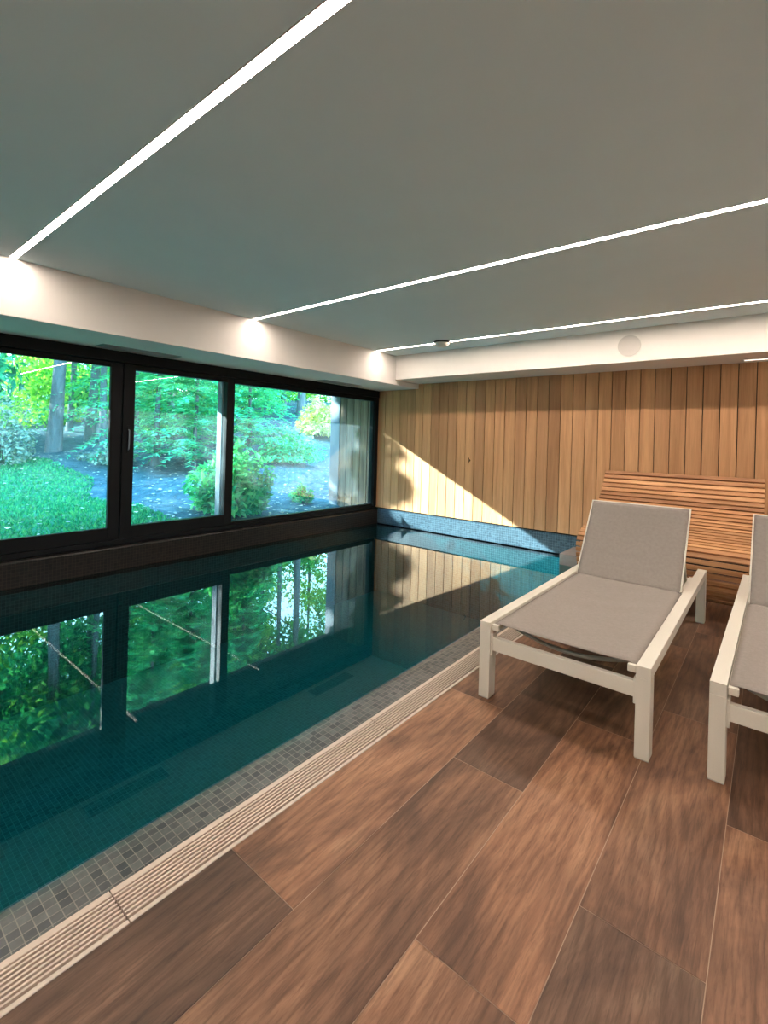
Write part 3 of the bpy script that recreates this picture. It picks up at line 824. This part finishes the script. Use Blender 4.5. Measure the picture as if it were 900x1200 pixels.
for xx in (-W2 + .03, -.02, W2 - .07):
    q = MB(); inner = []; outer = []
    for k in range(0, len(path), 4):
        p = path[k]; t = (path[min(k + 1, len(path) - 1)][0] - path[max(k - 1, 0)][0], path[min(k + 1, len(path) - 1)][1] - path[max(k - 1, 0)][1]); l = math.hypot(*t) or 1
        nx_, nz_ = t[1] / l, -t[0] / l
        outer.append((p[0] + nx_ * (th + .0), p[1] + nz_ * (th + .0))); inner.append((p[0] + nx_ * (th + .055), p[1] + nz_ * (th + .055)))
    vs = []; fs = []
    for (a, c) in zip(outer, inner):
        for X in (xx, xx + .038): vs += [(X, a[0], a[1]), (X, c[0], c[1])]
    for k in range(len(outer) - 1):
        o = 4 * k
        fs += [[o, o + 1, o + 5, o + 4], [o + 2, o + 6, o + 7, o + 3], [o, o + 4, o + 6, o + 2], [o + 1, o + 3, o + 7, o + 5]]
    fs += [[0, 2, 3, 1], [4 * len(outer) - 4, 4 * len(outer) - 3, 4 * len(outer) - 1, 4 * len(outer) - 2]]
    q.add(vs, fs, 0, .5); q.build('side_rib', M['slat'], r)
    MB().box(xx, xx + .038, .32, .90, 0, .05, b=.003).build('base_runner', M['slat'], r)
    MB().box(xx, xx + .038, .80, .85, .05, .86, b=.003).build('rear_post', M['slat'], r)
    MB().box(xx + .004, xx + .034, .22, .30, 0, .05, b=.003).build('foot_block', M['slat'], r)
tag(r, 'wide curved timber slat lounge with raised back against the boarded wall', 'lounge bench')

# ================================================================== LIGHT, WORLD, CAMERA
sun = bpy.data.lights.new('sun', 'SUN'); sun.energy = 26; sun.angle = math.radians(.6); sun.color = (1, .98, .93)
so = bpy.data.objects.new('sun', sun); COL.objects.link(so); so.rotation_euler = SUN_DIR.to_track_quat('-Z', 'Y').to_euler()

wd = bpy.data.worlds.new('sky'); scn.world = wd; wd.use_nodes = True; nt = wd.node_tree; nt.nodes.clear()
out = nt.nodes.new('ShaderNodeOutputWorld'); bg = nt.nodes.new('ShaderNodeBackground')
tc = nt.nodes.new('ShaderNodeTexCoord'); sp = nt.nodes.new('ShaderNodeSeparateXYZ'); L(nt, tc.outputs['Generated'], sp.inputs[0])
c = ramp(nt, sp.outputs[2], [(.0, (.66, .90, 1.0)), (.3, (.42, .74, 1.0)), (1, (.20, .52, 1.0))])
L(nt, c, bg.inputs[0]); bg.inputs[1].default_value = 10.5; L(nt, bg.outputs[0], out.inputs[0])

pl = bpy.data.lights.new('window_portal', 'AREA'); pl.shape = 'RECTANGLE'; pl.size = 5.6; pl.size_y = 1.6; pl.cycles.is_portal = True
po = bpy.data.objects.new('window_portal', pl); COL.objects.link(po); po.location = (-4.64, 2.5, 1.04)
po.rotation_euler = Vector((1, 0, 0)).to_track_quat('-Z', 'Z').to_euler()

f = 558.; roll = math.atan2(32, 1139); th = math.atan2(456, 558)
F = Vector((-math.sin(th), math.cos(th), 0)); R = Vector((math.cos(th), math.sin(th), 0)); U = Vector((0, 0, 1))
cr_ = R * math.cos(roll) + U * math.sin(roll); cu = U * math.cos(roll) - R * math.sin(roll)
cam = bpy.data.cameras.new('camera'); co = bpy.data.objects.new('camera', cam); COL.objects.link(co)
mw = Matrix((cr_, cu, -F)).transposed().to_4x4(); mw.translation = (0, 0, CAM_H); co.matrix_world = mw
cam.sensor_fit = 'HORIZONTAL'; cam.sensor_width = 36; cam.lens = 36 * f / 900; cam.shift_y = -83 / 900; cam.shift_x = 0; cam.clip_start = .02
# Blender measures shift against the larger side of the frame only for AUTO fit; HORIZONTAL uses the width
scn.camera = co
scn.view_settings.view_transform = 'Standard'; scn.view_settings.look = 'None'; scn.view_settings.gamma = 1
scn.view_settings.use_curve_mapping = False; scn.view_settings.exposure = .5
cy = scn.cycles
cy.max_bounces = 10; cy.diffuse_bounces = 5; cy.glossy_bounces = 5; cy.transparent_max_bounces = 24; cy.transmission_bounces = 6
cy.use_denoising = True; cy.sample_clamp_indirect = 6; cy.caustics_reflective = True; cy.caustics_refractive = False
try: cy.denoiser = 'OPENIMAGEDENOISE'
except Exception: pass
